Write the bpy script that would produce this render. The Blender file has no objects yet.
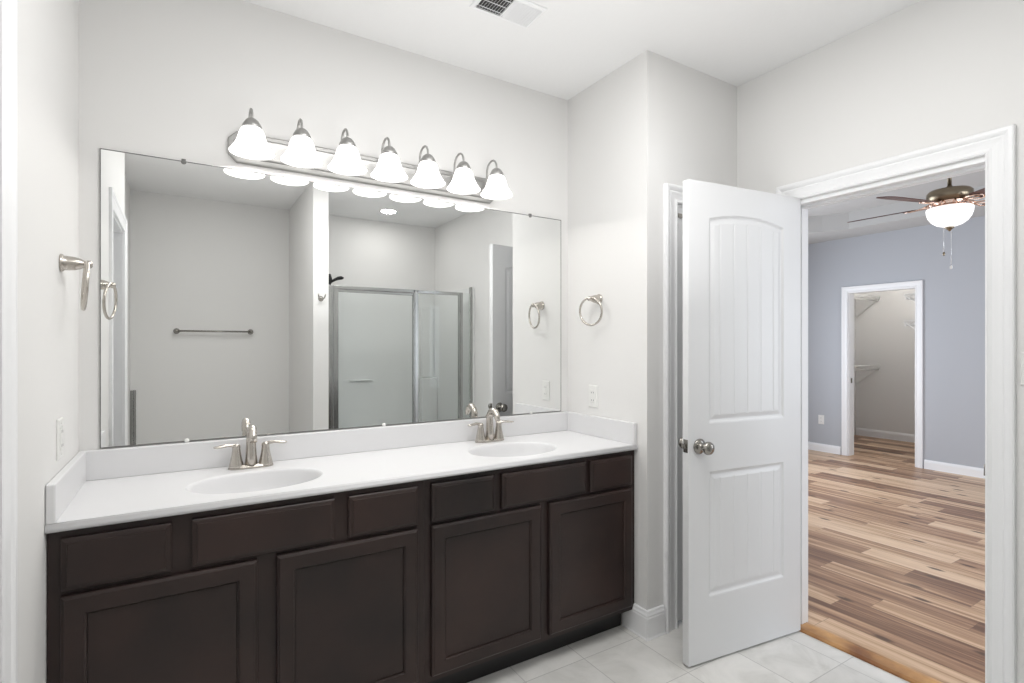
import bpy, bmesh, math, random
from mathutils import Vector, Matrix
random.seed(7)
S = bpy.context.scene
PI = math.pi

# ---------------------------------------------------------------- camera
cam_d = bpy.data.cameras.new('camera'); cam = bpy.data.objects.new('camera', cam_d)
S.collection.objects.link(cam); S.camera = cam
cam_d.sensor_width = 36.0; cam_d.sensor_fit = 'HORIZONTAL'
cam_d.lens = 529.69 / 1024 * 36
cam_d.shift_y = 4.37 / 1024
cam_d.clip_start = 0.02
cam.location = (0, 0, 1.362)
cam.rotation_euler = (PI / 2, 0, -0.5549)

# ---------------------------------------------------------------- world, exposure, big lights
w = bpy.data.worlds.new('world'); S.world = w; w.use_nodes = True
w.node_tree.nodes['Background'].inputs[0].default_value = (0.8, 0.88, 1.0, 1)
w.node_tree.nodes['Background'].inputs[1].default_value = 0.6
S.view_settings.view_transform = 'Standard'
S.view_settings.look = 'None'
S.view_settings.gamma = 1.0
S.view_settings.use_curve_mapping = False
S.view_settings.exposure = 0.25

def area(name, loc, rot, sx, sy, power, col=(1, 1, 1), spread=180):
    l = bpy.data.lights.new(name, 'AREA'); l.shape = 'RECTANGLE'; l.size = sx; l.size_y = sy
    l.energy = power; l.color = col; l.spread = math.radians(spread)
    o = bpy.data.objects.new(name, l); S.collection.objects.link(o)
    o.location = loc; o.rotation_euler = rot
    return o
P_CAN = 3.2; P_BULB = 0.215; E_SHADE = 2.9
area('added_upward_fill', (0.98, 1.02, 1.42), (PI, 0, 0), 1.2, 0.75, 8.6, (1.0, 0.995, 0.985), 160)  # added fill aimed at the ceiling to even out the bathroom, no real flash
area('added_overhead_fill', (0.95, 1.0, 2.72), (0, 0, 0), 1.2, 0.7, 18, (1.0, 0.995, 0.985), 180)  # added overhead fill below the ceiling, no such fixture in the room
area('bedroom_window_daylight', (4.9, 4.12, 1.35), (-PI / 2, 0, 0), 2.2, 1.5, 58, (0.86, 0.92, 1.0))
area('bedroom_unseen_area_light', (4.6, -1.1, 1.45), (PI / 2, 0, 0), 2.2, 1.5, 52, (0.88, 0.93, 1.0))  # unseen area light by the right bedroom wall, no window known there
area('side_room_added_fill', (-1.65, 1.1, 1.5), (PI / 2, 0, -PI / 2), 1.0, 1.4, 3.5, (0.95, 0.97, 1.0))  # added fill through the left doorway to brighten the bathroom

# ---------------------------------------------------------------- dimensions
D = 2.3625      # vanity wall plane y
XL = -0.31; XLR = -0.40; XS = 1.833; YS = 1.764; XR = 2.501; YB = -1.033; H = 2.74
WT = 0.12
DY0, DY1, DH = 0.722, 1.468, 2.055      # bedroom doorway in right wall
XF = 7.0                              # bedroom far wall
CY0, CY1, CH = 2.665, 3.39, 2.03        # closet opening in far wall
XC = 8.75

# ---------------------------------------------------------------- materials
def mat(name, col, rough=0.5, metal=0.0, spec=0.5, **kw):
    m = bpy.data.materials.new(name); m.use_nodes = True
    b = m.node_tree.nodes['Principled BSDF']
    b.inputs['Base Color'].default_value = (*col, 1)
    b.inputs['Roughness'].default_value = rough
    b.inputs['Metallic'].default_value = metal
    b.inputs['Specular IOR Level'].default_value = spec
    for k, v in kw.items(): b.inputs[k.replace('_', ' ')].default_value = v
    return m
def nd(m, t, **props):
    n = m.node_tree.nodes.new(t)
    for k, v in props.items(): setattr(n, k, v)
    return n
def ln(m, a, b): m.node_tree.links.new(a, b)
def bumpy(m, scale, strength, dist=0.001, detail=3):
    n = nd(m, 'ShaderNodeTexNoise'); n.inputs['Scale'].default_value = scale; n.inputs['Detail'].default_value = detail
    tc = nd(m, 'ShaderNodeTexCoord'); ln(m, tc.outputs['Object'], n.inputs['Vector'])
    b = nd(m, 'ShaderNodeBump'); b.inputs['Strength'].default_value = strength; b.inputs['Distance'].default_value = dist
    ln(m, n.outputs['Fac'], b.inputs['Height']); ln(m, b.outputs['Normal'], m.node_tree.nodes['Principled BSDF'].inputs['Normal'])
    return m
def mottle(m, c1, c2, scale, detail=4, vec_scale=(1, 1, 1), lo=.3, hi=.7):
    tc = nd(m, 'ShaderNodeTexCoord'); mp = nd(m, 'ShaderNodeMapping'); mp.inputs['Scale'].default_value = vec_scale
    ln(m, tc.outputs['Object'], mp.inputs['Vector'])
    n = nd(m, 'ShaderNodeTexNoise'); n.inputs['Scale'].default_value = scale; n.inputs['Detail'].default_value = detail
    ln(m, mp.outputs['Vector'], n.inputs['Vector'])
    r = nd(m, 'ShaderNodeValToRGB'); r.color_ramp.elements[0].position = lo; r.color_ramp.elements[1].position = hi
    r.color_ramp.elements[0].color = (*c1, 1); r.color_ramp.elements[1].color = (*c2, 1)
    ln(m, n.outputs['Fac'], r.inputs['Fac']); ln(m, r.outputs['Color'], m.node_tree.nodes['Principled BSDF'].inputs['Base Color'])
    return m

M = {}
M['wall'] = bumpy(mat('light_grey_paint', (0.79, 0.785, 0.775), 0.75, spec=0.25), 180, 0.12)
M['ceiling'] = bumpy(mat('white_ceiling_paint', (0.86, 0.86, 0.86), 0.85, spec=0.2), 60, 0.35, 0.002)
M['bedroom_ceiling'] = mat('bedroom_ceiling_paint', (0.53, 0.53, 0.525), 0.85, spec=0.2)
M['bedroom_wall'] = bumpy(mat('blue_grey_paint', (0.47, 0.487, 0.52), 0.75, spec=0.25), 180, 0.1)
M['trim'] = bumpy(mat('white_trim_paint', (0.87, 0.875, 0.885), 0.38), 90, 0.03)
M['door'] = mat('white_door_paint', (0.74, 0.745, 0.755), 0.42)
M['counter'] = bumpy(mat('white_cultured_marble', (0.745, 0.745, 0.755), 0.33), 30, 0.01)
M['wood'] = mottle(mat('espresso_stained_wood', (0.025, 0.018, 0.016), 0.36, spec=0.36), (0.015, 0.0118, 0.0115), (0.042, 0.025, 0.0215), 2.6, 6, (1, 1, 1))
M['toe'] = mat('black_toe_kick', (0.006, 0.005, 0.005), 0.5)
M['nickel'] = bumpy(mat('brushed_nickel', (0.56, 0.525, 0.48), 0.27, 1.0), 400, 0.04)
M['nickel_dark'] = mat('polished_nickel', (0.34, 0.325, 0.30), 0.22, 1.0)
M['chrome'] = mat('satin_aluminium', (0.46, 0.465, 0.455), 0.26, 1.0)
M['fixture'] = bumpy(mat('brushed_nickel_light_bar', (0.43, 0.425, 0.415), 0.38, 1.0), 300, 0.04)
M['antique'] = mat('antique_brass', (0.28, 0.235, 0.17), 0.33, 1.0)
M['copper'] = mat('bright_copper_plate', (0.88, 0.66, 0.55), 0.2, 1.0)
M['blade'] = mottle(mat('walnut_blade', (0.1, 0.05, 0.04), 0.4), (0.075, 0.035, 0.028), (0.15, 0.07, 0.055), 4, 5, (1, 1, 1))
M['black'] = mat('black_plastic', (0.012, 0.012, 0.012), 0.4)
M['plastic'] = mat('white_plastic', (0.82, 0.82, 0.80), 0.35)
M['slot'] = mat('dark_slot', (0.05, 0.05, 0.05), 0.6)
M['acrylic'] = mat('shower_acrylic', (0.82, 0.825, 0.82), 0.2)
M['wire'] = mat('white_coated_wire', (0.85, 0.85, 0.84), 0.4)
M['mirror'] = mat('mirror_silver', (0.90, 0.91, 0.905), 0.0, 1.0)
M['mirror_edge'] = mat('mirror_edge', (0.08, 0.085, 0.085), 0.3)
M['bead'] = mat('clear_bead', (0.8, 0.8, 0.8), 0.1, 0.6)

def emit(name, col, strength, base=(0.9, 0.9, 0.9)):
    m = mat(name, base, 0.35)
    b = m.node_tree.nodes['Principled BSDF']
    b.inputs['Emission Color'].default_value = (*col, 1); b.inputs['Emission Strength'].default_value = strength
    return m
M['shade'] = emit('frosted_alabaster_glass', (1.0, 0.985, 0.96), 1.0, (0.45, 0.45, 0.45))
m = M['shade']; n = nd(m, 'ShaderNodeTexNoise'); n.inputs['Scale'].default_value = 9; n.inputs['Detail'].default_value = 5; n.inputs['Distortion'].default_value = 1.5
tc = nd(m, 'ShaderNodeTexCoord'); ln(m, tc.outputs['Object'], n.inputs['Vector'])
mr = nd(m, 'ShaderNodeMapRange'); mr.inputs['To Min'].default_value = 0.95; mr.inputs['To Max'].default_value = 1.7
ln(m, n.outputs['Fac'], mr.inputs['Value']); ln(m, mr.outputs['Result'], m.node_tree.nodes['Principled BSDF'].inputs['Emission Strength'])
M['bulb'] = emit('lit_bulb', (1.0, 0.96, 0.9), 14)
M['can'] = emit('lit_downlight_lens', (1.0, 0.98, 0.95), 9)
M['bowl'] = emit('frosted_bowl_glass', (1.0, 0.99, 0.97), 0.7, (0.6, 0.6, 0.6))

def glass_mat(name, tint, refl=0.10):
    m = bpy.data.materials.new(name); m.use_nodes = True; nt = m.node_tree
    nt.nodes.remove(nt.nodes['Principled BSDF'])
    t = nd(m, 'ShaderNodeBsdfTransparent'); t.inputs[0].default_value = (*tint, 1)
    g = nd(m, 'ShaderNodeBsdfGlossy'); g.inputs['Roughness'].default_value = 0.02; g.inputs[0].default_value = (0.95, 1, 0.98, 1)
    f = nd(m, 'ShaderNodeLayerWeight'); f.inputs['Blend'].default_value = refl
    x = nd(m, 'ShaderNodeMixShader'); ln(m, f.outputs['Fresnel'], x.inputs[0]); ln(m, t.outputs[0], x.inputs[1]); ln(m, g.outputs[0], x.inputs[2])
    ln(m, x.outputs[0], nt.nodes['Material Output'].inputs[0])
    return m
M['glass'] = glass_mat('clear_shower_glass', (0.97, 0.98, 0.975), 0.15)

def tile_material():
    m = mat('grey_stone_tile', (0.6, 0.6, 0.58), 0.32, spec=0.4)
    bsdf = m.node_tree.nodes['Principled BSDF']
    tc = nd(m, 'ShaderNodeTexCoord'); sp = nd(m, 'ShaderNodeSeparateXYZ'); ln(m, tc.outputs['Object'], sp.inputs[0])
    def mth(op, a, b=None, c=None):
        n = nd(m, 'ShaderNodeMath', operation=op)
        for i, v in enumerate((a, b, c)):
            if v is None: continue
            if isinstance(v, (int, float)): n.inputs[i].default_value = v
            else: ln(m, v, n.inputs[i])
        return n.outputs[0]
    s = 0.305
    gx = mth('DIVIDE', mth('SUBTRACT', sp.outputs[0], 1.787 - 10 * s), s)
    gy = mth('DIVIDE', mth('SUBTRACT', sp.outputs[1], 1.795 - 10 * s), s)
    ix = mth('FLOOR', gx); iy = mth('FLOOR', gy)
    fx = mth('PINGPONG', gx, 0.5); fy = mth('PINGPONG', gy, 0.5)
    # pingpong(x,.5) is 0 on grout lines
    gm = mth('LESS_THAN', mth('MINIMUM', fx, fy), 0.0062)
    cb = nd(m, 'ShaderNodeCombineXYZ'); ln(m, ix, cb.inputs[0]); ln(m, iy, cb.inputs[1])
    wn = nd(m, 'ShaderNodeTexWhiteNoise'); ln(m, cb.outputs[0], wn.inputs[0])
    va = nd(m, 'ShaderNodeVectorMath', operation='MULTIPLY_ADD'); va.inputs[1].default_value = (7, 7, 7)
    ln(m, wn.outputs['Color'], va.inputs[0]); ln(m, tc.outputs['Object'], va.inputs[2])
    n1 = nd(m, 'ShaderNodeTexNoise'); n1.inputs['Scale'].default_value = 5; n1.inputs['Detail'].default_value = 7; n1.inputs['Distortion'].default_value = 0.8; n1.inputs['Roughness'].default_value = 0.6
    ln(m, va.outputs[0], n1.inputs['Vector'])
    r = nd(m, 'ShaderNodeValToRGB')
    r.color_ramp.elements[0].position = 0.3; r.color_ramp.elements[0].color = (0.60, 0.59, 0.56, 1)
    r.color_ramp.elements[1].position = 0.72; r.color_ramp.elements[1].color = (0.80, 0.785, 0.76, 1)
    e = r.color_ramp.elements.new(0.5); e.color = (0.72, 0.71, 0.685, 1)
    ln(m, n1.outputs['Fac'], r.inputs['Fac'])
    hsv = nd(m, 'ShaderNodeHueSaturation'); ln(m, r.outputs['Color'], hsv.inputs['Color'])
    ln(m, mth('MULTIPLY_ADD', wn.outputs['Value'], 0.12, 0.94), hsv.inputs['Value'])
    mx = nd(m, 'ShaderNodeMix', data_type='RGBA'); ln(m, gm, mx.inputs['Factor']); ln(m, hsv.outputs['Color'], mx.inputs['A'])
    mx.inputs['B'].default_value = (0.50, 0.49, 0.475, 1)
    ln(m, mx.outputs['Result'], bsdf.inputs['Base Color'])
    return m
M['tile'] = tile_material()

def plank_material():
    m = mat('mixed_tone_hickory_planks', (0.5, 0.35, 0.25), 0.38, spec=0.4)
    bsdf = m.node_tree.nodes['Principled BSDF']
    tc = nd(m, 'ShaderNodeTexCoord'); sp = nd(m, 'ShaderNodeSeparateXYZ'); ln(m, tc.outputs['Object'], sp.inputs[0])
    def mth(op, a, b=None, c=None):
        n = nd(m, 'ShaderNodeMath', operation=op)
        for i, v in enumerate((a, b, c)):
            if v is None: continue
            if isinstance(v, (int, float)): n.inputs[i].default_value = v
            else: ln(m, v, n.inputs[i])
        return n.outputs[0]
    W = 0.148
    gx = mth('DIVIDE', mth('SUBTRACT', sp.outputs[0], 2.60), W); ix = mth('FLOOR', gx)
    wn0 = nd(m, 'ShaderNodeTexWhiteNoise', noise_dimensions='1D'); ln(m, ix, wn0.inputs['W'])
    gy = mth('ADD', mth('DIVIDE', sp.outputs[1], 1.05), mth('MULTIPLY', wn0.outputs['Value'], 9.7)); iy = mth('FLOOR', gy)
    cb = nd(m, 'ShaderNodeCombineXYZ'); ln(m, ix, cb.inputs[0]); ln(m, iy, cb.inputs[1])
    wn = nd(m, 'ShaderNodeTexWhiteNoise'); ln(m, cb.outputs[0], wn.inputs[0])
    # grain stretched along y
    sc = nd(m, 'ShaderNodeVectorMath', operation='MULTIPLY'); sc.inputs[1].default_value = (24, 0.9, 1); ln(m, tc.outputs['Object'], sc.inputs[0])
    va = nd(m, 'ShaderNodeVectorMath', operation='MULTIPLY_ADD'); va.inputs[1].default_value = (31, 17, 11)
    ln(m, wn.outputs['Color'], va.inputs[0]); ln(m, sc.outputs[0], va.inputs[2])
    n1 = nd(m, 'ShaderNodeTexNoise'); n1.inputs['Scale'].default_value = 1.0; n1.inputs['Detail'].default_value = 6; n1.inputs['Roughness'].default_value = 0.62; n1.inputs['Distortion'].default_value = 0.6
    ln(m, va.outputs[0], n1.inputs['Vector'])
    t = mth('ADD', mth('MULTIPLY', wn.outputs['Value'], 0.72), mth('MULTIPLY', mth('SUBTRACT', n1.outputs['Fac'], 0.5), 1.7))
    t = mth('ADD', t, 0.17)
    r = nd(m, 'ShaderNodeValToRGB'); el = r.color_ramp.elements
    el[0].position = 0.05; el[0].color = (0.16,0.083,0.052, 1)
    el[1].position = 1.0; el[1].color = (0.74,0.54,0.375, 1)
    for p, c in ((0.25, (0.26,0.145,0.09)), (0.42, (0.38,0.225,0.14)), (0.58, (0.53,0.345,0.215)), (0.75, (0.66,0.465,0.315))):
        e = el.new(p); e.color = (*c, 1)
    ln(m, t, r.inputs['Fac'])
    # knots
    ks = nd(m, 'ShaderNodeVectorMath', operation='MULTIPLY'); ks.inputs[1].default_value = (8.5, 3.2, 1); ln(m, tc.outputs['Object'], ks.inputs[0])
    vo = nd(m, 'ShaderNodeTexVoronoi', voronoi_dimensions='2D'); vo.inputs['Scale'].default_value = 0.62; ln(m, ks.outputs[0], vo.inputs['Vector'])
    kn = nd(m, 'ShaderNodeMapRange'); kn.inputs['From Min'].default_value = 0.05; kn.inputs['From Max'].default_value = 0.11; kn.inputs['To Min'].default_value = 0.9; kn.inputs['To Max'].default_value = 0
    ln(m, vo.outputs['Distance'], kn.inputs['Value'])
    mk = nd(m, 'ShaderNodeMix', data_type='RGBA'); vs_ = nd(m, 'ShaderNodeSeparateColor'); ln(m, vo.outputs['Color'], vs_.inputs[0]); ln(m, mth('MULTIPLY', kn.outputs['Result'], mth('GREATER_THAN', vs_.outputs[0], 0.55)), mk.inputs['Factor']); ln(m, r.outputs['Color'], mk.inputs['A']); mk.inputs['B'].default_value = (0.09, 0.05, 0.035, 1)
    # seams
    fx = mth('PINGPONG', gx, 0.5); fy = mth('PINGPONG', gy, 0.5)
    gm = mth('MAXIMUM', mth('LESS_THAN', fx, 0.008), mth('LESS_THAN', fy, 0.0011))
    mx = nd(m, 'ShaderNodeMix', data_type='RGBA'); ln(m, mth('MULTIPLY', gm, 0.55), mx.inputs['Factor']); ln(m, mk.outputs['Result'], mx.inputs['A']); mx.inputs['B'].default_value = (0.10, 0.06, 0.04, 1)
    ln(m, mx.outputs['Result'], bsdf.inputs['Base Color'])
    return m
M['planks'] = plank_material()
M['threshold'] = mottle(mat('stained_threshold_wood', (0.4, 0.2, 0.1), 0.35), (0.16, 0.05, 0.018), (0.60, 0.33, 0.13), 3.0, 4, (1.5, 1.6, 1), .35, .68)

# ---------------------------------------------------------------- mesh helpers
class MB:
    def __init__(s): s.v = []; s.f = []; s.m = []; s.sm = []
    def add(s, vs, fs, mi=0, smooth=False):
        b = len(s.v); s.v += [tuple(x) for x in vs]
        for f in fs: s.f.append([b + i for i in f]); s.m.append(mi); s.sm.append(smooth)
        return s
    def box(s, x0, x1, y0, y1, z0, z1, mi=0):
        vs = [(x, y, z) for x in (x0, x1) for y in (y0, y1) for z in (z0, z1)]
        return s.add(vs, [(0, 1, 3, 2), (4, 6, 7, 5), (0, 4, 5, 1), (2, 3, 7, 6), (0, 2, 6, 4), (1, 5, 7, 3)], mi)
    def rings(s, rings, cap0=True, cap1=True, mi=0, smooth=True, closed=True):
        n = len(rings[0]); vs = [p for r in rings for p in r]; fs = []
        for i in range(len(rings) - 1):
            for j in range(n if closed else n - 1):
                k = (j + 1) % n
                fs.append((i * n + j, i * n + k, (i + 1) * n + k, (i + 1) * n + j))
        s.add(vs, fs, mi, smooth)
        b = len(s.v) - len(vs)
        if cap0: s.f.append([b + j for j in reversed(range(n))]); s.m.append(mi); s.sm.append(False)
        if cap1: s.f.append([b + (len(rings) - 1) * n + j for j in range(n)]); s.m.append(mi); s.sm.append(False)
        return s
    def lathe(s, prof, c=(0, 0, 0), n=32, mat4=None, cap0=False, cap1=False, mi=0, wob=None, sx=1, sy=1, smooth=True):
        rs = []
        for i, (r, z) in enumerate(prof):
            ring = []
            for j in range(n):
                a = 2 * PI * j / n; rr = r * (1 + (wob(a, i) if wob else 0))
                p = Vector((rr * math.cos(a) * sx, rr * math.sin(a) * sy, z))
                if mat4: p = mat4 @ p
                ring.append((p.x + c[0], p.y + c[1], p.z + c[2]))
            rs.append(ring)
        return s.rings(rs, cap0, cap1, mi, smooth)
    def tube(s, pts, rad, n=12, mi=0, cap=True, closed=False, flat=None):
        pts = [Vector(p) for p in pts]; N = len(pts); rs = []; up = None
        for i, p in enumerate(pts):
            if closed: t = (pts[(i + 1) % N] - pts[i - 1])
            else: t = pts[min(i + 1, N - 1)] - pts[max(i - 1, 0)]
            t.normalize()
            if up is None:
                up = Vector((0, 0, 1)) if abs(t.z) < 0.9 else Vector((0, 1, 0))
            a = up - t * up.dot(t); a.normalize(); b = t.cross(a); up = a
            r = rad[i] if isinstance(rad, (list, tuple)) else rad
            ra, rb = (r, r) if not isinstance(r, (list, tuple)) else r
            rs.append([tuple(p + a * ra * math.cos(2 * PI * j / n) + b * rb * math.sin(2 * PI * j / n)) for j in range(n)])
        if closed: rs.append(rs[0]); cap = False
        return s.rings(rs, cap, cap, mi, True)
    def build(s, name, mats, parent=None, loc=(0, 0, 0), rotz=0, bevel=0, seg=2):
        me = bpy.data.meshes.new(name); me.from_pydata(s.v, [], s.f); me.update()
        if not isinstance(mats, (list, tuple)): mats = [mats]
        for x in mats: me.materials.append(x)
        for p, mi, sm in zip(me.polygons, s.m, s.sm): p.material_index = mi; p.use_smooth = sm
        bm = bmesh.new(); bm.from_mesh(me); bmesh.ops.remove_doubles(bm, verts=bm.verts, dist=1e-6)
        bmesh.ops.recalc_face_normals(bm, faces=bm.faces); bm.to_mesh(me); bm.free()
        o = bpy.data.objects.new(name, me); S.collection.objects.link(o)
        o.location = loc; o.rotation_euler = (0, 0, rotz)
        if parent: o.parent = parent
        if bevel:
            b = o.modifiers.new('bevel', 'BEVEL'); b.width = bevel; b.segments = seg; b.limit_method = 'ANGLE'; b.angle_limit = 0.7
        return o

def thing(name, label, cat, loc=(0, 0, 0), rotz=0, group=None):
    o = bpy.data.objects.new(name, None); S.collection.objects.link(o); o.empty_display_size = 0.05
    o.location = loc; o.rotation_euler = (0, 0, rotz); o['label'] = label; o['category'] = cat
    if group: o['group'] = group
    return o
def tag(o, label, cat, group=None):
    o['label'] = label; o['category'] = cat
    if group: o['group'] = group
    return o
def struct(o, label=None, cat=None):
    o['kind'] = 'structure'
    if label: o['label'] = label; o['category'] = cat or 'structure'
    return o
def dup(root, loc, rotz=None, label=None):
    r = root.copy(); S.collection.objects.link(r); r.location = loc
    if rotz is not None: r.rotation_euler = (0, 0, rotz)
    if label: r['label'] = label
    for ch in list(root.children):
        c = ch.copy(); S.collection.objects.link(c); c.parent = r
        for g in list(ch.children):
            d = g.copy(); S.collection.objects.link(d); d.parent = c
    return r

# ---------------------------------------------------------------- room shell
def walls(name, boxes, m, label):
    b = MB()
    for x in boxes: b.box(*x)
    return struct(b.build(name, m), label, 'wall')
walls('wall_vanity', [(-0.43, XS + 0.1, D, D + WT, 0, H)], M['wall'], 'light grey wall carrying the mirror above the vanity')
walls('wall_stub', [(XS, XS + 0.1, YS, D, 0, H)], M['wall'], 'light grey wall return at the right end of the vanity')
LX0, LX1, LH = 2.022, 2.42, DH          # linen door in the alcove wall
walls('wall_alcove', [(XS + 0.1, LX0, YS, YS + 0.1, 0, H), (LX1, XR, YS, YS + 0.1, 0, H), (LX0, LX1, YS, YS + 0.1, LH, H)], M['wall'], 'light grey wall behind the open door')
walls('wall_right', [(XR, XR + WT, YB - WT, DY0, 0, H), (XR, XR + WT, DY1, 4.3, 0, H), (XR, XR + WT, DY0, DY1, DH, H)], M['wall'], 'light grey wall with the bedroom doorway')
LY0, LY1 = 0.76, 1.405                   # doorway in the left wall
walls('wall_left', [(XL - WT, XL, LY1, D, 0, H), (XL - WT, XL, 0.66, LY0, 0, H), (XL - WT, XL, LY0, LY1, DH, H), (XLR - WT, XLR, YB - WT, 0.66, 0, H)], M['wall'], 'light grey wall with towel ring and doorway at left')
walls('wall_rear', [(XLR, XR, YB - WT, YB, 0, H)], M['wall'], 'light grey wall behind the camera seen in the mirror')
walls('wall_partition', [(0.908, 1.03, YB, 0.139, 0, H)], M['wall'], 'light grey partition wall beside the shower seen in the mirror')
struct(MB().box(XLR - WT - 0.02, XR + 0.02, YB - WT, D + WT, -0.08, 0).build('floor', M['tile']), 'grey stone tile bathroom floor', 'floor')
struct(MB().box(-0.55, XR + 0.06, YB - WT, D + WT, H, H + 0.1).build('ceiling', M['ceiling']), 'white textured bathroom ceiling', 'ceiling')
# side room behind the left doorway
walls('wall_side_room', [(-1.85, -1.75, 0.3, 2.0, 0, H), (-1.75, XL - WT, 1.9, 2.0, 0, H), (-1.75, XLR - WT, 0.3, 0.4, 0, H)], M['wall'], 'light grey walls of the side room past the left doorway')
struct(MB().box(-1.75, XLR - WT - 0.02, 0.4, 1.9, -0.08, 0).build('floor', M['tile']), 'tile floor of the side room', 'floor')
struct(MB().box(-1.85, -0.55, 0.3, 2.0, H, H + 0.1).build('ceiling', M['ceiling']), 'white ceiling of the side room', 'ceiling')
# bedroom
walls('wall_bedroom_far', [(XF, XF + WT, -1.3, CY0, 0, 3.1), (XF, XF + WT, CY1, 4.3, 0, 3.1), (XF, XF + WT, CY0, CY1, CH, 3.1)], M['bedroom_wall'], 'blue grey bedroom wall with the closet doorway')
walls('wall_bedroom_left', [(XR + WT, XF, 4.18, 4.3, 0, 3.1)], M['bedroom_wall'], 'blue grey bedroom wall on the left')
walls('wall_bedroom_right', [(XR + WT, XF, -1.3, -1.18, 0, 3.1)], M['bedroom_wall'], 'blue grey bedroom wall on the right')
struct(MB().box(XR + 0.02, XC + 0.1, -1.3, 4.3, -0.08, 0.0).build('floor', M['planks']), 'mixed tone wood plank floor of the bedroom and closet', 'floor')
# tray ceiling: soffit ring with an octagonal recess
ox0, ox1, oy0, oy1 = XR + WT, XF, -1.18, 4.18
ring_o = [(ox1, 3.12), (ox1, oy1), (6.25, oy1), (3.3, oy1), (ox0, oy1), (ox0, 3.2), (ox0, 0.1), (ox0, oy0), (3.3, oy0), (6.2, oy0), (ox1, oy0), (ox1, 0.1)]
ring_i = [(6.47, 3.12), (6.36, 3.36), (6.22, 3.58), (3.45, 3.58), (3.25, 3.4), (3.1, 3.1), (3.1, 0.1), (3.25, -0.2), (3.5, -0.4), (6.1, -0.4), (6.36, -0.2), (6.47, 0.1)]
b = MB(); TZ = 2.89; HB = 2.70
b.rings([[(x, y, HB) for x, y in ring_o], [(x, y, HB) for x, y in ring_i], [(x, y, TZ) for x, y in ring_i]], cap0=False, cap1=True, smooth=False)
b.box(XR + 0.06, XF + 0.02, -1.3, 4.3, 3.02, 3.12)
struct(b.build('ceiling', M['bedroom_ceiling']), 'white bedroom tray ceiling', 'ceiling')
# closet
walls('wall_closet', [(XC, XC + 0.1, 2.4, 4.3, 0, 2.6), (XF + WT, XC, 4.12, 4.22, 0, 2.6), (XF + WT, XC, 2.45, 2.55, 0, 2.6)], M['wall'], 'light grey closet walls')
struct(MB().box(XF + WT, XC + 0.1, 2.4, 4.3, 2.6, 2.7).build('ceiling', M['ceiling']), 'white closet ceiling', 'ceiling')

# ---------------------------------------------------------------- casings
PROF = [(0, 0), (0, 0.013), (0.006, 0.016), (0.012, 0.013), (0.02, 0.011), (0.036, 0.0125), (0.050, 0.016), (0.056, 0.0145), (0.062, 0.019), (0.070, 0.0225), (0.080, 0.0225), (0.085, 0.019), (0.085, 0)]
def casing(b, u0, u1, h, fn, scale=1.0):
    rs = []
    for w_, t in PROF:
        w_ *= scale
        rs.append([fn(u0 - w_, 0, t), fn(u0 - w_, h + w_, t), fn(u1 + w_, h + w_, t), fn(u1 + w_, 0, t)])
    n = 4; vs = [p for r in rs for p in r]; fs = []
    for i in range(len(rs) - 1):
        for j in range(3): fs.append((i * n + j, i * n + j + 1, (i + 1) * n + j + 1, (i + 1) * n + j))
    b.add(vs, fs)
    k = len(rs)
    b.add([rs[i][0] for i in range(k)], [tuple(range(k))]); b.add([rs[i][3] for i in range(k)], [tuple(range(k))])
# bedroom doorway: jamb + casings on both sides
b = MB()
casing(b, DY0 + 0.012, DY1 - 0.016, DH + 0.006, lambda u, z, t: (XR - t, u, z), 0.96)
casing(b, DY0 + 0.004, DY1 - 0.004, DH - 0.004, lambda u, z, t: (XR + WT + t, u, z))
J = 0.016
b.box(XR + 0.001, XR + WT - 0.001, DY0, DY0 + J, 0, DH - J); b.box(XR + 0.001, XR + WT - 0.001, DY1 - J, DY1, 0, DH - J); b.box(XR + 0.001, XR + WT - 0.001, DY0, DY1, DH - J, DH)
b.box(XR + 0.045, XR + 0.08, DY0 + J, DY0 + J + 0.011, 0, DH - J - 0.011); b.box(XR + 0.045, XR + 0.08, DY1 - J - 0.011, DY1 - J, 0, DH - J - 0.011); b.box(XR + 0.045, XR + 0.08, DY0 + J, DY1 - J, DH - J - 0.011, DH - J)
tr = struct(b.build('trim_1', M['trim']), 'white moulded casing around the bedroom doorway', 'door casing')
sb = MB(); sb.box(XR + 0.012, XR + 0.04, DY0 + J, DY0 + J + 0.0015, 0.875, 0.935); sb.tube([(XR + 0.010, DY0 + J + 0.001, 0.885), (XR + 0.004, DY0 + J + 0.003, 0.885), (XR + 0.004, DY0 + J + 0.003, 0.925), (XR + 0.010, DY0 + J + 0.001, 0.925)], 0.002)
sb.build('strike_plate', M['nickel_dark'], tr)
# alcove door casing
b = MB()
casing(b, LX0 + 0.004, LX1 - 0.004, LH - 0.004, lambda u, z, t: (u, YS - t, z), 0.98)
b.box(LX0, LX0 + J, YS + 0.001, YS + 0.099, 0, LH - J); b.box(LX1 - J, LX1, YS + 0.001, YS + 0.099, 0, LH - J); b.box(LX0, LX1, YS + 0.001, YS + 0.099, LH - J, LH)
struct(b.build('trim_2', M['trim']), 'white casing around the narrow closed door in the alcove', 'door casing')
# left wall doorway casing
b = MB()
casing(b, LY0 + 0.004, LY1 - 0.004, DH - 0.004, lambda u, z, t: (XL + t * 0.7, u, z))
b.box(XL - WT + 0.001, XL - 0.001, LY0, LY0 + J, 0, DH - J); b.box(XL - WT + 0.001, XL - 0.001, LY1 - J, LY1, 0, DH - J); b.box(XL - WT + 0.001, XL - 0.001, LY0, LY1, DH - J, DH)
struct(b.build('trim_3', M['trim']), 'white casing around the doorway at the left edge', 'door casing')
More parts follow.
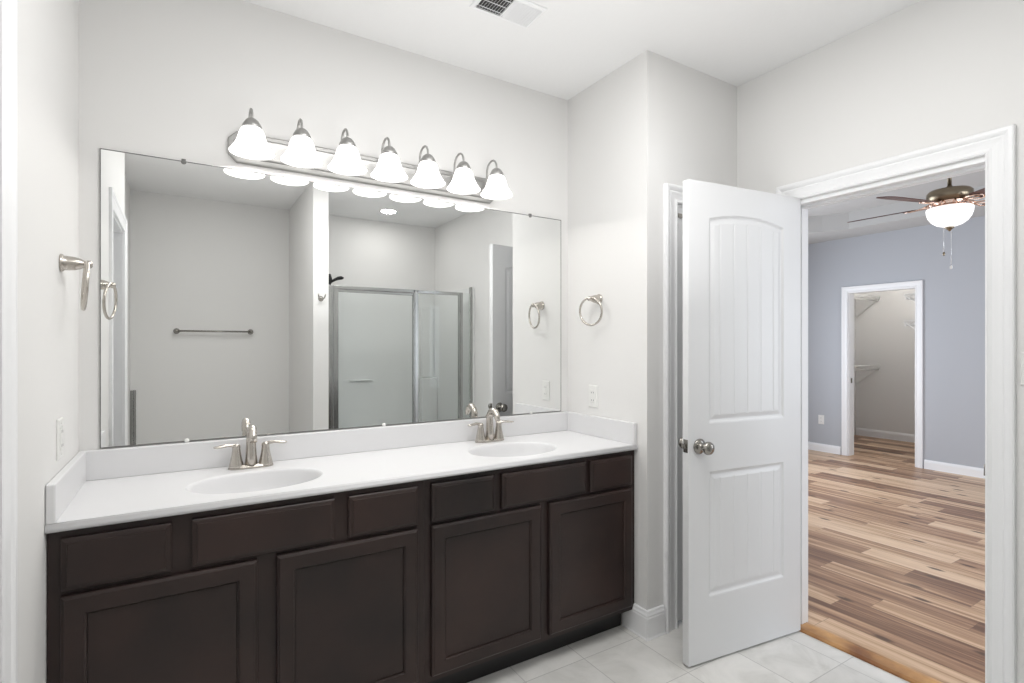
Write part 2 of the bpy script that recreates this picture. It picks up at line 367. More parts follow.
# closet doorway casing
b = MB()
casing(b, CY0 + 0.004, CY1 - 0.004, CH - 0.004, lambda u, z, t: (XF - t, u, z), 0.8)
b.box(XF + 0.001, XF + WT - 0.001, CY0, CY0 + J, 0, CH - J); b.box(XF + 0.001, XF + WT - 0.001, CY1 - J, CY1, 0, CH - J); b.box(XF + 0.001, XF + WT - 0.001, CY0, CY1, CH - J, CH)
tr = struct(b.build('trim_4', M['trim']), 'white casing around the closet doorway', 'door casing')
MB().box(XF + 0.04, XF + 0.075, CY1 - J - 0.0015, CY1 - J, 0.90, 0.96).build('strike_plate', M['nickel_dark'], tr)
# wood threshold
b = MB()
prof = [(XR - 0.004, 0.0005), (XR - 0.002, 0.007), (XR + 0.012, 0.012), (XR + 0.07, 0.013), (XR + 0.095, 0.008), (XR + 0.10, 0.0005)]
b.rings([[(x, y, z) for x, z in prof] for y in (DY0 + J + 0.001, DY1 - J - 0.001)], smooth=False)
struct(b.build('trim_5', M['threshold']), 'orange brown wooden threshold strip in the bedroom doorway', 'threshold')

# ---------------------------------------------------------------- baseboards
BP = [(0, 0), (0.019, 0), (0.019, 0.004), (0.0155, 0.009), (0.0155, 0.098), (0.0135, 0.103), (0.0135, 0.110), (0.009, 0.118), (0.007, 0.128), (0, 0.132)]
def baseboard(name, path, label, sc=1.0):
    """path runs with the room on its left-hand normal"""
    P = [Vector((x, y)) for x, y in path]; rs = []
    for i, p in enumerate(P):
        ns = []
        if i > 0: d = (P[i] - P[i - 1]).normalized(); ns.append(Vector((-d.y, d.x)))
        if i < len(P) - 1: d = (P[i + 1] - P[i]).normalized(); ns.append(Vector((-d.y, d.x)))
        n = sum(ns, Vector((0, 0)))
        n = n.normalized(); n = n / n.dot(ns[0])
        rs.append([(p.x + n.x * (t + 0.0005), p.y + n.y * (t + 0.0005), z * sc + 0.0005) for t, z in BP])
    b = MB(); b.rings(rs, smooth=False)
    return struct(b.build(name, M['trim']), label, 'baseboard')
baseboard('baseboard_stub', [(1.937, YS), (XS, YS), (XS, 1.912)], 'white baseboard wrapping the wall corner right of the vanity')
baseboard('baseboard_right', [(XR, DY1 + 0.083), (XR, YS - 0.001)], 'white baseboard between the bedroom doorway and the alcove corner')
baseboard('baseboard_right', [(XR, 0.15), (XR, DY0 - 0.083)], 'white baseboard right of the bedroom doorway')
baseboard('baseboard_bedroom', [(XF, -1.17), (XF, CY0 - 0.077)], 'white bedroom baseboard right of the closet doorway', 0.75)
baseboard('baseboard_bedroom', [(XF, CY1 + 0.077), (XF, 4.17)], 'white bedroom baseboard left of the closet doorway', 0.75)
baseboard('baseboard_closet', [(XC, 2.56), (XC, 4.11)], 'white baseboard at the back of the closet', 0.85)
baseboard('baseboard_rear', [(XLR + 0.01, YB), (0.90, YB)], 'white baseboard on the rear wall')

# ---------------------------------------------------------------- panelled doors
def leaf(W, Hh, T, panels, step=0.0045):
    """moulded leaf as a relief grid on both faces; panels: (x0,x1,z0,z1,sagitta)"""
    xs = [i * W / round(W / step) for i in range(round(W / step) + 1)]
    nz = round(Hh / 0.006); zs = [i * Hh / nz for i in range(nz + 1)]
    def dep(x, z):
        for x0, x1, z0, z1, sg in panels:
            if not (x0 < x < x1 and z > z0): continue
            top = z1
            if sg: top = z1 + sg * (1 - ((x - (x0 + x1) / 2) / ((x1 - x0) / 2)) ** 2)
            if z >= top: continue
            s = min(x - x0, x1 - x, z - z0, top - z)
            if s < 0.009: return 0.0075 * s / 0.009
            if s < 0.016: return 0.0075
            if s < 0.034: return 0.0075 - 0.0045 * (s - 0.016) / 0.018
            d = 0.003
            k = ((x - x0 - (x1 - x0) / 2) / 0.0775 + 0.5) % 1.0
            k = min(k, 1 - k) * 0.0775
            g = abs(((x - (x0 + x1) / 2) / 0.083 + 100) % 1.0); g = min(g, 1 - g) * 0.083
            if g < 0.0055: d += 0.0022 * (1 - g / 0.0055)
            return d
        return 0.0
    b = MB(); nx = len(xs)
    for side in (0, 1):
        vs = [(x, (dep(x, z) if side == 0 else T - dep(x, z)), z) for z in zs for x in xs]
        fs = [(j * nx + i, j * nx + i + 1, (j + 1) * nx + i + 1, (j + 1) * nx + i) for j in range(len(zs) - 1) for i in range(nx - 1)]
        b.add(vs, fs)
    b.add([(0, 0, 0), (0, T, 0), (0, T, Hh), (0, 0, Hh)], [(0, 1, 2, 3)]); b.add([(W, 0, 0), (W, T, 0), (W, T, Hh), (W, 0, Hh)], [(0, 1, 2, 3)])
    b.add([(0, 0, 0), (0, T, 0), (W, T, 0), (W, 0, 0)], [(0, 1, 2, 3)]); b.add([(0, 0, Hh), (0, T, Hh), (W, T, Hh), (W, 0, Hh)], [(0, 1, 2, 3)])
    return b
# open bathroom door: origin at free edge bottom front
fx, fy = 1.806, 1.503; hx, hy = 2.494, 1.418
ang = math.atan2(hy - fy, hx - fx); LW = math.hypot(hx - fx, hy - fy); LT = 0.035; LHh = 2.055
d1 = leaf(LW, LHh, LT, [(0.115, LW - 0.115, 1.02, 1.90, 0.03), (0.115, LW - 0.115, 0.275, 0.81, 0)]).build('door_1', M['door'], loc=(fx, fy, 0.010), rotz=ang)
struct(d1, 'white two-panel bathroom door standing open', 'door')
def knob(sign, y0):
    b = MB(); R = Matrix.Rotation(sign * PI / 2, 4, 'X')
    b.lathe([(0.0, 0), (0.032, 0.0), (0.033, 0.004), (0.030, 0.008), (0.020, 0.011), (0.012, 0.014), (0.0105, 0.026), (0.012, 0.032), (0.022, 0.038), (0.0275, 0.047), (0.028, 0.054), (0.025, 0.062), (0.016, 0.067), (0.006, 0.0685), (0, 0.0685)], (0.058, y0, 0.925), 28, R)
    return b
knob(1, -0.0005).build('door_knob', M['nickel_dark'], d1); knob(-1, LT + 0.0005).build('door_knob', M['nickel_dark'], d1)
b = MB(); b.box(-0.0012, 0.001, 0.005, LT - 0.005, 0.90, 0.955); b.box(-0.011, 0.0, 0.012, 0.023, 0.918, 0.936); b.build('latch_plate', M['nickel_dark'], d1)
for z in (0.2, 1.02, 1.82):
    b = MB(); b.tube([(LW + 0.004, LT + 0.004, z - 0.045), (LW + 0.004, LT + 0.004, z + 0.045)], 0.005); b.box(LW + 0.0002, LW + 0.0016, 0.006, 0.037, z - 0.045, z + 0.045); b.build('hinge', M['nickel_dark'], d1)
# narrow closed door in the alcove
LW2 = LX1 - LX0 - 2 * J - 0.006
d2 = leaf(LW2, 2.02, LT, [(0.08, LW2 - 0.08, 1.02, 1.88, 0.02), (0.08, LW2 - 0.08, 0.275, 0.81, 0)], 0.006).build('door_2', M['door'], loc=(LX0 + J + 0.003, YS + 0.003, 0.022))
struct(d2, 'narrow white closed door in the alcove behind the open door', 'door')
b = MB(); b.box(0.002, 0.03, -0.006, 0.0, 1.965, 1.985); b.build('ball_catch', M['nickel_dark'], d2)

# ---------------------------------------------------------------- vanity cabinets
CF = 1.845                                   # face frame plane
def ringpanel(b, x0, x1, z0, z1, rings, yf, back):
    rs = [[(x0, back, z0), (x1, back, z0), (x1, back, z1), (x0, back, z1)]]
    for i, y in rings:
        rs.append([(x0 + i, yf + y, z0 + i), (x1 - i, yf + y, z0 + i), (x1 - i, yf + y, z1 - i), (x0 + i, yf + y, z1 - i)])
    b.rings(rs, smooth=False)
    return b
DOOR_R = [(0, 0.008), (0.002, 0.005), (0.008, 0.0015), (0.009, 0.0), (0.050, 0.0), (0.0505, 0.002), (0.055, 0.005), (0.0555, 0.011), (0.0575, 0.011), (0.0585, 0.0095)]
DRAW_R = [(0, 0.009), (0.003, 0.0065), (0.0135, 0.003), (0.014, 0.0005), (0.0155, 0.0)]
def cabinet(x0, x1, drawers, doors, label):
    t = thing('vanity_cabinet', label, 'cabinet', ((x0 + x1) / 2, CF, 0))
    cx = (x0 + x1) / 2
    def P(b, name, m): return b.build(name, m, t, (-cx, -CF, 0))
    b = MB()
    zt, zb = 0.868, 0.105
    b.box(x0, x0 + 0.016, CF + 0.019, D - 0.003, zb, zt); b.box(x1 - 0.016, x1, CF + 0.019, D - 0.003, zb, zt)
    b.box(x0 + 0.016, x1 - 0.016, CF + 0.019, D - 0.003, zb, zb + 0.016); b.box(x0 + 0.016, x1 - 0.016, D - 0.012, D - 0.003, zb + 0.016, zt)
    # face frame as one plate (its openings lie behind the fronts)
    b.box(x0, x1, CF, CF + 0.019, zb, zt)
    P(b, 'carcass', M['wood'])
    b = MB(); b.box(x0 + 0.001, x1 - 0.001, 1.915, 1.93, 0.001, zb); P(b, 'toe_kick', M['toe'])
    for (a, c, kind) in drawers:
        P(ringpanel(MB(), a, c, 0.706, 0.847, DRAW_R, CF - 0.022, CF), kind, M['wood'])
    for (a, c) in doors:
        P(ringpanel(MB(), a, c, 0.130, 0.692, DOOR_R, CF - 0.022, CF), 'door', M['wood'])
    return t
cabinet(XL + 0.002, 0.7585, [(-0.279, -0.030, 'drawer'), (0.021, 0.432, 'false_front'), (0.479, 0.730, 'drawer')], [(-0.279, 0.197), (0.252, 0.730)], 'dark espresso vanity base cabinet under the left sink')
cabinet(0.7595, 1.811, [(0.784, 1.052, 'drawer'), (1.088, 1.524, 'false_front'), (1.548, 1.803, 'drawer')], [(0.784, 1.278), (1.322, 1.803)], 'dark espresso vanity base cabinet under the right sink')
tag(MB().box(1.812, XS - 0.001, CF, CF + 0.02, 0.105, 0.868).build('filler_strip', M['wood']), 'narrow dark espresso filler between right cabinet and wall', 'filler strip')

# ---------------------------------------------------------------- countertop with integral basins
CT, CB, CY = 0.892, 0.869, 1.820
x0, x1 = XL + 0.001, XS - 0.001
ct = thing('countertop', 'white one-piece double sink vanity top with raised splashes', 'countertop', (0.76, 2.09, CB))
ORG = (-0.76, -2.09, -CB)
b = MB(); SK = [(0.222, 2.05), (1.279, 2.05)]; SA, SB_ = 0.217, 0.158
yA, yB = CY + 0.012, D - 0.02
hx = 0.25
segs = [x0]
for cx, cy in SK:
    y0r, y1r = cy - 0.19, cy + 0.19
    angs = sorted(set([2 * PI * i / 64 for i in range(64)] + [math.atan2(sy * 0.19, sx * hx) % (2 * PI) for sx in (1, -1) for sy in (1, -1)]))
    inner = [(cx + SA * math.cos(a), cy + SB_ * math.sin(a), CT) for a in angs]; outer = []
    for a in angs:
        c, s = math.cos(a), math.sin(a); k = min(hx / abs(c) if abs(c) > 1e-9 else 9, 0.19 / abs(s) if abs(s) > 1e-9 else 9)
        outer.append((cx + k * c, cy + k * s, CT))
    b.rings([outer, inner], False, False, smooth=False)
    b.add([(cx - hx, yA, CT), (cx + hx, yA, CT), (cx + hx, y0r, CT), (cx - hx, y0r, CT)], [(0, 1, 2, 3)])
    b.add([(cx - hx, y1r, CT), (cx + hx, y1r, CT), (cx + hx, yB, CT), (cx - hx, yB, CT)], [(0, 1, 2, 3)])
    segs += [cx - hx, cx + hx]
segs.append(x1)
for i in range(0, len(segs), 2):
    b.add([(segs[i], yA, CT), (segs[i + 1], yA, CT), (segs[i + 1], yB, CT), (segs[i], yB, CT)], [(0, 1, 2, 3)])
edge = [(yA, CT), (CY + 0.007, CT - 0.001), (CY + 0.004, CT - 0.004), (CY + 0.004, CT - 0.008), (CY + 0.001, CT - 0.011), (CY, CT - 0.015), (CY + 0.001, CB + 0.003), (CY + 0.005, CB), (CY + 0.04, CB)]
b.add([(x, y, z) for x in (x0, x1) for y, z in edge], [(i, i + 1, len(edge) + i + 1, len(edge) + i) for i in range(len(edge) - 1)], smooth=True)
for x in (x0, x1): b.add([(x, y, z) for y, z in edge] , [tuple(range(len(edge)))])
b.build('top_slab', M['counter'], ct, ORG)
def splash(name, bx):
    MB().box(*bx).build(name, M['counter'], ct, ORG, bevel=0.004, seg=3)
splash('backsplash', (x0, x1, D - 0.0205, D - 0.0005, CT - 0.001, 0.996))
splash('side_splash', (x0, x0 + 0.021, CY + 0.006, D - 0.021, CT - 0.001, 0.996))
splash('side_splash', (x1 - 0.021, x1, CY + 0.006, D - 0.021, CT - 0.001, 0.996))
for cx, cy in SK:
    prof = [(1.0, 0), (0.985, -0.0015), (0.97, -0.005), (0.95, -0.014), (0.925, -0.032), (0.89, -0.058), (0.82, -0.09), (0.68, -0.115), (0.46, -0.128), (0.24, -0.133), (0.10, -0.135)]
    b = MB(); b.rings([[(cx + SA * r * math.cos(2 * PI * j / 64), cy + SB_ * r * math.sin(2 * PI * j / 64), CT + z) for j in range(64)] for r, z in prof], False, True)
    bs = b.build('sink_basin', M['counter'], ct, ORG)
    b = MB(); b.lathe([(0, 0.0035), (0.014, 0.003), (0.016, 0.001), (0.021, 0.002), (0.023, 0)], (cx, cy, CT - 0.1335), 24); b.build('drain', M['nickel'], bs)

# ---------------------------------------------------------------- faucets
def make_faucet(label, loc):
    t = thing('faucet', label, 'faucet', loc, 0, 'vanity faucets')
    b = MB()                                               # base plate
    def oval(a, c, z): return [(math.copysign(abs(math.cos(k)) ** 0.7, math.cos(k)) * a, math.copysign(abs(math.sin(k)) ** 0.85, math.sin(k)) * c, z) for k in [2 * PI * i / 40 for i in range(40)]]
    b.rings([oval(0.079, 0.027, 0), oval(0.080, 0.028, 0.004), oval(0.076, 0.024, 0.010), oval(0.068, 0.018, 0.014)])
    b.build('base_plate', M['nickel'], t)
    for s in (-1, 1):
        b = MB(); c = (s * 0.051, 0, 0)
        b.lathe([(0.0265, 0.006), (0.0255, 0.014), (0.0215, 0.030), (0.0175, 0.050), (0.0150, 0.066), (0.0145, 0.072), (0.0135, 0.076), (0.0145, 0.080), (0.0140, 0.088), (0.010, 0.093), (0, 0.095)], c, 24, cap0=True)
        hb = b.build('handle_body', M['nickel'], t)
        b = MB(); pts = [(s * 0.047, 0.0, 0.084), (s * 0.062, -0.003, 0.090), (s * 0.080, -0.008, 0.093), (s * 0.100, -0.013, 0.091), (s * 0.116, -0.016, 0.089), (s * 0.127, -0.018, 0.090)]
        b.tube(pts, [(0.008, 0.009), (0.007, 0.009), (0.006, 0.009), (0.0058, 0.0098), (0.0052, 0.0098), (0.003, 0.006)], 14)
        b.build('lever', M['nickel'], hb)
    b = MB()                                               # tapering spout that rises and arcs forward
    pts = [(0, 0.0, 0.008), (0, 0.0, 0.045), (0, 0.001, 0.080), (0, 0.002, 0.112)]; rr = [(0.027, 0.024), (0.0215, 0.020), (0.0185, 0.0180), (0.0170, 0.0170)]
    for k in range(1, 10):
        a = math.radians(k * 155 / 9)
        pts.append((0, 0.002 - 0.038 * (1 - math.cos(a)), 0.112 + 0.042 * math.sin(a)))
        rr.append((0.0168 - 0.0003 * k, 0.0168 - 0.0003 * k))
    last = Vector(pts[-1]); pts.append((0, last.y - 0.012, last.z - 0.020)); rr.append((0.0125, 0.0125))
    b.tube(pts, rr, 20); b.build('spout', M['nickel'], t)
    b = MB(); b.tube([(0, 0.024, 0.01), (0, 0.026, 0.115)], 0.0025, 8); b.lathe([(0, 0), (0.006, 0.001), (0.0065, 0.008), (0.004, 0.014), (0, 0.015)], (0, 0.026, 0.115), 14)
    b.build('lift_rod', M['nickel'], t)
    return t
f1 = make_faucet('brushed nickel two-handle faucet behind the left sink', (0.222, 2.275, CT + 0.0005))
dup(f1, (1.281, 2.275, CT + 0.0005), label='brushed nickel two-handle faucet behind the right sink')

# ---------------------------------------------------------------- mirror
MX0, MX1, MZ0, MZ1 = -0.2515, 1.781, 1.0, 2.060
M['mirror_rim'] = mat('dark_mirror_rim', (0.16, 0.16, 0.155), 0.35)
mt = thing('wall_mirror', 'wide frameless mirror on the wall above the vanity', 'mirror', ((MX0 + MX1) / 2, D, MZ0))
OM = (-(MX0 + MX1) / 2, -D, -MZ0)
b = MB(); b.box(MX0, MX1, D - 0.0065, D - 0.001, MZ0, MZ1, 1)
b.m[2] = 0
gl = b.build('mirror_glass', [M['mirror'], M['mirror_edge']], mt, OM)
for p in gl.data.polygons:                                # front face (-y) is the silvered one
    p.material_index = 0 if p.normal.y < -0.9 else 1
b = MB()
for i, o in ((0, 0),):
    yy = D - 0.0068
    R4 = lambda k, y: [(MX0 + k, y, MZ0 + k), (MX1 - k, y, MZ0 + k), (MX1 - k, y, MZ1 - k), (MX0 + k, y, MZ1 - k)]
    b.rings([R4(-0.0005, D - 0.001), R4(-0.0005, yy), R4(0.0028, yy), R4(0.0028, yy + 0.0002)], False, False, smooth=False)
b.build('mirror_rim', M['mirror_rim'], mt, OM)
for x, z, s in ((0.0, MZ1, 1), (1.575, MZ1, 1), (0.01, MZ0, -1), (0.775, MZ0, -1), (1.58, MZ0, -1)):
    b = MB(); b.lathe([(0, 0.006), (0.006, 0.005), (0.009, 0.001), (0.009, 0)], (x, D - 0.0068, z - s * 0.003), 14, Matrix.Rotation(PI / 2, 4, 'X'))
    if s > 0: b.box(x - 0.007, x + 0.007, D - 0.0095, D - 0.0002, z - 0.004, z + 0.008)
    b.build('mirror_clip', M['mirror_rim'] if s > 0 else M['plastic'], mt, OM)

# ---------------------------------------------------------------- vanity light bar
LC = 0.7525
vl = thing('vanity_light', 'seven-bulb brushed nickel light bar with white bell shades above mirror', 'light fixture', (LC, D, 2.13))
b = MB()                                                   # stepped back plate with clipped ends
def plate(x0, x1, z0, z1, c, y):
    return [(x0, y, z0 + c), (x0 + c, y, z0), (x1 - c, y, z0), (x1, y, z0 + c), (x1, y, z1 - c), (x1 - c, y, z1), (x0 + c, y, z1), (x0, y, z1 - c)]
bx0, bx1 = LC - 0.605, LC + 0.605
A = lambda i, y: plate(bx0 + i, bx1 - i, 2.088 + i, 2.210 - i, 0.03 - i * 0.4, y)
b.rings([A(0, D - 0.001), A(0, D - 0.012), A(0.004, D - 0.015), A(0.018, D - 0.017), A(0.022, D - 0.024), A(0.026, D - 0.026)], smooth=False)
b.build('back_plate', M['fixture'], vl, (-LC, -D, -2.13))
bell = [(0.030, 0.0), (0.034, -0.004), (0.040, -0.014), (0.0445, -0.028), (0.0485, -0.046), (0.0535, -0.063), (0.0605, -0.079), (0.067, -0.091), (0.0725, -0.101), (0.0765, -0.107), (0.0755, -0.110)]
bell = [(r, z * 0.87) for r, z in bell]
bell = [(r * (1.0 + 0.03 * min(1, -z / 0.09)), z) for r, z in bell]
bell_in = [(r - 0.003, z + 0.001) for r, z in reversed(bell)]
for i in range(7):
    bx = LC - 0.5334 + 0.1778 * i; by = 2.215; bz = 2.185
    off = (-LC, -D, -2.13)
    b = MB(); pts = [(bx, D - 0.026, 2.140), (bx, D - 0.045, 2.150)]
    for k in range(0, 9):
        a = math.radians(-10 + k * 190 / 8)
        # arch from the plate up and over to the socket
        pts.append((bx, (by + D - 0.050) / 2 + 0.049 * math.cos(a), 2.224 + 0.046 * math.sin(a)))
    pts.append((bx, by, 2.205))
    b.tube(pts, 0.0048, 10); b.lathe([(0, 0.012), (0.016, 0.010), (0.02, 0.004), (0.021, 0)], (bx, D - 0.026, 2.140), 20, Matrix.Rotation(PI / 2, 4, 'X'))
    arm = b.build('light_arm', M['fixture'], vl, off)
    b = MB(); b.lathe([(0, 0.036), (0.009, 0.035), (0.015, 0.032), (0.023, 0.025), (0.029, 0.015), (0.0335, 0.006), (0.034, 0.0), (0.034, -0.006), (0.031, -0.006)], (bx, by, bz), 28)
    b.build('socket_cup', M['fixture'], vl, off)
    b = MB(); wob = lambda a, k: 0.022 * max(0, (min(k, 21 - k) - 5) / 5) * math.cos(12 * a)
    b.lathe(bell + bell_in, (bx, by, bz), 48, wob=None)
    sh = b.build('lamp_shade', M['shade'], vl, off)
    b = MB(); b.lathe([(0, -0.005), (0.013, -0.006), (0.014, -0.03), (0.021, -0.043), (0.026, -0.056), (0.024, -0.066), (0.015, -0.073), (0, -0.076)], (bx, by, bz), 20)
    b.build('bulb', M['bulb'], sh)
    l = bpy.data.lights.new('vanity_bulb_light', 'SPOT'); l.energy = P_BULB * 4; l.color = (1.0, 0.965, 0.92); l.shadow_soft_size = 0.012
    l.spot_size = math.radians(165); l.spot_blend = 0.05
    lo = bpy.data.objects.new('vanity_bulb_light', l); S.collection.objects.link(lo); lo.location = (bx, by, bz - 0.090)

# ---------------------------------------------------------------- towel rings
def towel_ring(label, loc, rotz):
    """local +x points away from the wall"""
    t = thing('towel_ring', label, 'towel ring', loc, rotz, 'towel rings')
    R = Matrix.Rotation(PI / 2, 4, 'Y')
    b = MB(); b.lathe([(0.0, 0.0), (0.026, 0.0), (0.0265, 0.004), (0.024, 0.007), (0.0215, 0.009), (0.0212, 0.020), (0.0195, 0.034), (0.0155, 0.047), (0.0110, 0.054), (0.0105, 0.057), (0.0125, 0.061), (0.0120, 0.070), (0.007, 0.075), (0, 0.076)], (0, 0, 0), 28, R)
    b.build('wall_post', M['nickel'], t)
    b = MB(); r = 0.072; yaw = math.radians(-10)
    pts = []
    for k in range(48):
        a = 2 * PI * k / 48
        pts.append((0.061 + math.sin(a) * r * math.sin(yaw) - 0.004 * (1 - math.cos(a)) , math.sin(a) * r * math.cos(yaw), -0.006 - r * 0.98 + r * math.cos(a) * 0.98 + 0.012))
    b.tube(pts, 0.0055, 12, closed=True)
    b.tube([(0.061, -0.010, 0.003), (0.061, 0.010, 0.003)], 0.0075, 12)
    b.build('ring', M['nickel'], t)
    return t
tr1 = towel_ring('brushed nickel towel ring on the left wall beside the mirror', (XL + 0.0005, 2.035, 1.608), 0)
dup(tr1, (XS - 0.0005, 2.098, 1.604), PI, 'brushed nickel towel ring on the wall right of the mirror')

# ---------------------------------------------------------------- wall plates
def plate_obj(name, label, cat, fn, kind):
    """fn(u, t, z): u along the wall, t out of the wall"""
    t = thing(name, label, cat, fn(0, 0, 0))
    o = fn(0, 0, 0); off = (-o[0], -o[1], -o[2])
    def slab(b, u0, u1, z0, z1, t0, t1, ch=0.0):
        b.rings([[fn(u0, t0, z0), fn(u1, t0, z0), fn(u1, t0, z1), fn(u0, t0, z1)],
                 [fn(u0, t1 - ch, z0), fn(u1, t1 - ch, z0), fn(u1, t1 - ch, z1), fn(u0, t1 - ch, z1)],
                 [fn(u0 + ch, t1, z0 + ch), fn(u1 - ch, t1, z0 + ch), fn(u1 - ch, t1, z1 - ch), fn(u0 + ch, t1, z1 - ch)]], smooth=False)
    b = MB(); slab(b, -0.036, 0.036, -0.058, 0.058, 0.0005, 0.006, 0.003); b.build('cover_plate', M['plastic'], t, off)
    if kind == 'gfci':
        b = MB(); slab(b, -0.0165, 0.0165, -0.033, 0.033, 0.006, 0.0085, 0.001); b.build('outlet_face', M['plastic'], t, off)
        b = MB()
        for dz in (-0.02, 0.02):
            for du in (-0.008, 0.008):
                b = MB(); slab(b, du - 0.0012, du + 0.0012, dz - 0.004, dz + 0.004, 0.0085, 0.0088); b.build('socket_slot', M['slot'], t, off)
        b = MB(); slab(b, -0.007, 0.007, -0.005, -0.001, 0.0085, 0.0095); b.build('test_button', M['plastic'], t, off)
        b = MB(); slab(b, -0.007, 0.007, 0.001, 0.005, 0.0085, 0.0095); b.build('test_button', M['plastic'], t, off)
    elif kind == 'duplex':
        for dz in (-0.021, 0.021):
            b = MB(); slab(b, -0.0165, 0.0165, dz - 0.014, dz + 0.014, 0.006, 0.008, 0.001); b.build('outlet_face', M['plastic'], t, off)
            for du in (-0.008, 0.008):
                b = MB(); slab(b, du - 0.0012, du + 0.0012, dz - 0.004, dz + 0.006, 0.008, 0.0083); b.build('socket_slot', M['slot'], t, off)
    else:
        b = MB(); slab(b, -0.0165, 0.0165, -0.033, 0.033, 0.006, 0.0095, 0.0015); b.build('rocker', M['plastic'], t, off)
    for dz in (-0.045, 0.045):
        p = fn(0, 0.006, dz); q = fn(0, 0.0068, dz)
        b = MB(); b.tube([p, q], 0.003, 10); b.build('screw', M['plastic'], t, off)
    return t
plate_obj('outlet_plate', 'white outlet on the left wall above the countertop', 'outlet', lambda u, t, z: (XL + t, 2.01 + u, 1.092 + z), 'gfci')
plate_obj('outlet_plate', 'white outlet on the wall below the right towel ring', 'outlet', lambda u, t, z: (XS - t, 2.142 + u, 1.097 + z), 'gfci')
plate_obj('switch_plate', 'white switch plate at the right edge beside the doorway casing', 'switch', lambda u, t, z: (XR - t, 0.604 + u, 1.282 + z), 'rocker')
plate_obj('outlet_plate', 'white outlet low on the blue grey bedroom wall', 'outlet', lambda u, t, z: (XF - t, 3.71 + u, 0.41 + z), 'duplex')

# ---------------------------------------------------------------- ceiling register
vt = thing('ceiling_vent', 'white louvred ceiling vent at the top edge', 'vent', (1.12, 1.84, H))
vo = (-1.12, -1.84, -H)
b = MB()
vx0, vx1, vy0, vy1 = 0.985, 1.262, 1.762, 1.918
fr = lambda i, z: [(vx0 + i, vy0 + i, z), (vx1 - i, vy0 + i, z), (vx1 - i, vy1 - i, z), (vx0 + i, vy1 - i, z)]
b.rings([fr(0, H - 0.0005), fr(0.001, H - 0.004), fr(0.010, H - 0.008), fr(0.018, H - 0.008), fr(0.018, H - 0.0005)], False, False, smooth=False)
b.build('frame', M['trim'], vt, vo)
MB().box(vx0 + 0.018, vx1 - 0.018, vy0 + 0.018, vy1 - 0.018, H - 0.0016, H - 0.0006).build('duct_opening', M['slot'], vt, vo)
b = MB(); xm = 1.118
for k in range(9):
    x = vx0 + 0.022 + k * 0.0125
    b.add([(x, vy0 + 0.018, H - 0.002), (x, vy1 - 0.018, H - 0.002), (x - 0.006, vy1 - 0.018, H - 0.010), (x - 0.006, vy0 + 0.018, H - 0.010), (x + 0.0012, vy0 + 0.018, H - 0.002), (x + 0.0012, vy1 - 0.018, H - 0.002), (x - 0.0048, vy1 - 0.018, H - 0.010), (x - 0.0048, vy0 + 0.018, H - 0.010)], [(0, 1, 2, 3), (4, 5, 6, 7), (2, 3, 7, 6)])
for k in range(10):
    x = xm + 0.008 + k * 0.0125
    b.add([(x, vy0 + 0.018, H - 0.002), (x, vy1 - 0.018, H - 0.002), (x + 0.010, vy1 - 0.018, H - 0.010), (x + 0.010, vy0 + 0.018, H - 0.010), (x + 0.0012, vy0 + 0.018, H - 0.002), (x + 0.0012, vy1 - 0.018, H - 0.002), (x + 0.0112, vy1 - 0.018, H - 0.010), (x + 0.0112, vy0 + 0.018, H - 0.010)], [(0, 1, 2, 3), (4, 5, 6, 7), (2, 3, 7, 6)])
b.box(xm - 0.002, xm + 0.002, vy0 + 0.018, vy1 - 0.018, H - 0.010, H - 0.002)
for y in (1.80, 1.84, 1.88): b.box(vx0 + 0.018, xm, y - 0.001, y + 0.001, H - 0.0085, H - 0.0065)
b.build('louvres', M['trim'], vt, vo)

# ---------------------------------------------------------------- downlights
def downlight(label, x, y, power, z=H):
    t = thing('recessed_downlight', label, 'ceiling light', (x, y, z), 0)
    b = MB(); b.lathe([(0.072, -0.0005), (0.074, -0.006), (0.080, -0.008), (0.093, -0.004), (0.095, -0.0005)], (0, 0, 0), 40); b.build('trim_ring', M['plastic'], t)
    b = MB(); b.lathe([(0, -0.006), (0.040, -0.0055), (0.0735, -0.003)], (0, 0, 0), 40); b.build('lens', M['can'], t)
    l = bpy.data.lights.new('downlight_lamp', 'AREA'); l.shape = 'DISK'; l.size = 0.14; l.energy = power; l.color = (1.0, 0.98, 0.95)
    o = bpy.data.objects.new('downlight_lamp', l); S.collection.objects.link(o); o.location = (x, y, z - 0.012)
    return t
downlight('round recessed downlight over the shower seen in the mirror', 1.775, -0.54, P_CAN)
downlight('added unseen fill downlight in the ceiling directly above the camera', 0.2, 0.24, 3.2)  # invented fixture, added to brighten the rear wall in the mirror

# ---------------------------------------------------------------- rear wall: towel bar, robe hook, metal strip
tb = thing('towel_bar', 'brushed metal towel bar on the rear wall seen in the mirror', 'towel bar', (0.25, YB, 1.498))
R = Matrix.Rotation(-PI / 2, 4, 'X')
for x in (-0.305, 0.305):
    b = MB(); b.lathe([(0, 0), (0.025, 0), (0.026, 0.005), (0.022, 0.011), (0.016, 0.03), (0.0125, 0.05), (0.014, 0.062), (0.0135, 0.074), (0, 0.078)], (x, 0.0005, 0), 24, R); b.build('wall_post', M['nickel_dark'], tb)
b = MB(); b.tube([(-0.305, 0.062, 0), (0.305, 0.062, 0)], 0.0085, 14); b.build('rail', M['nickel_dark'], tb)
rh = thing('robe_hook', 'small double robe hook on the partition end seen in the mirror', 'hook', (0.967, 0.1395, 1.765))
b = MB(); b.lathe([(0, 0), (0.021, 0), (0.022, 0.004), (0.017, 0.009), (0.012, 0.02), (0.011, 0.032), (0, 0.036)], (0, 0, -0.012), 24, R); b.build('wall_post', M['nickel_dark'], rh)
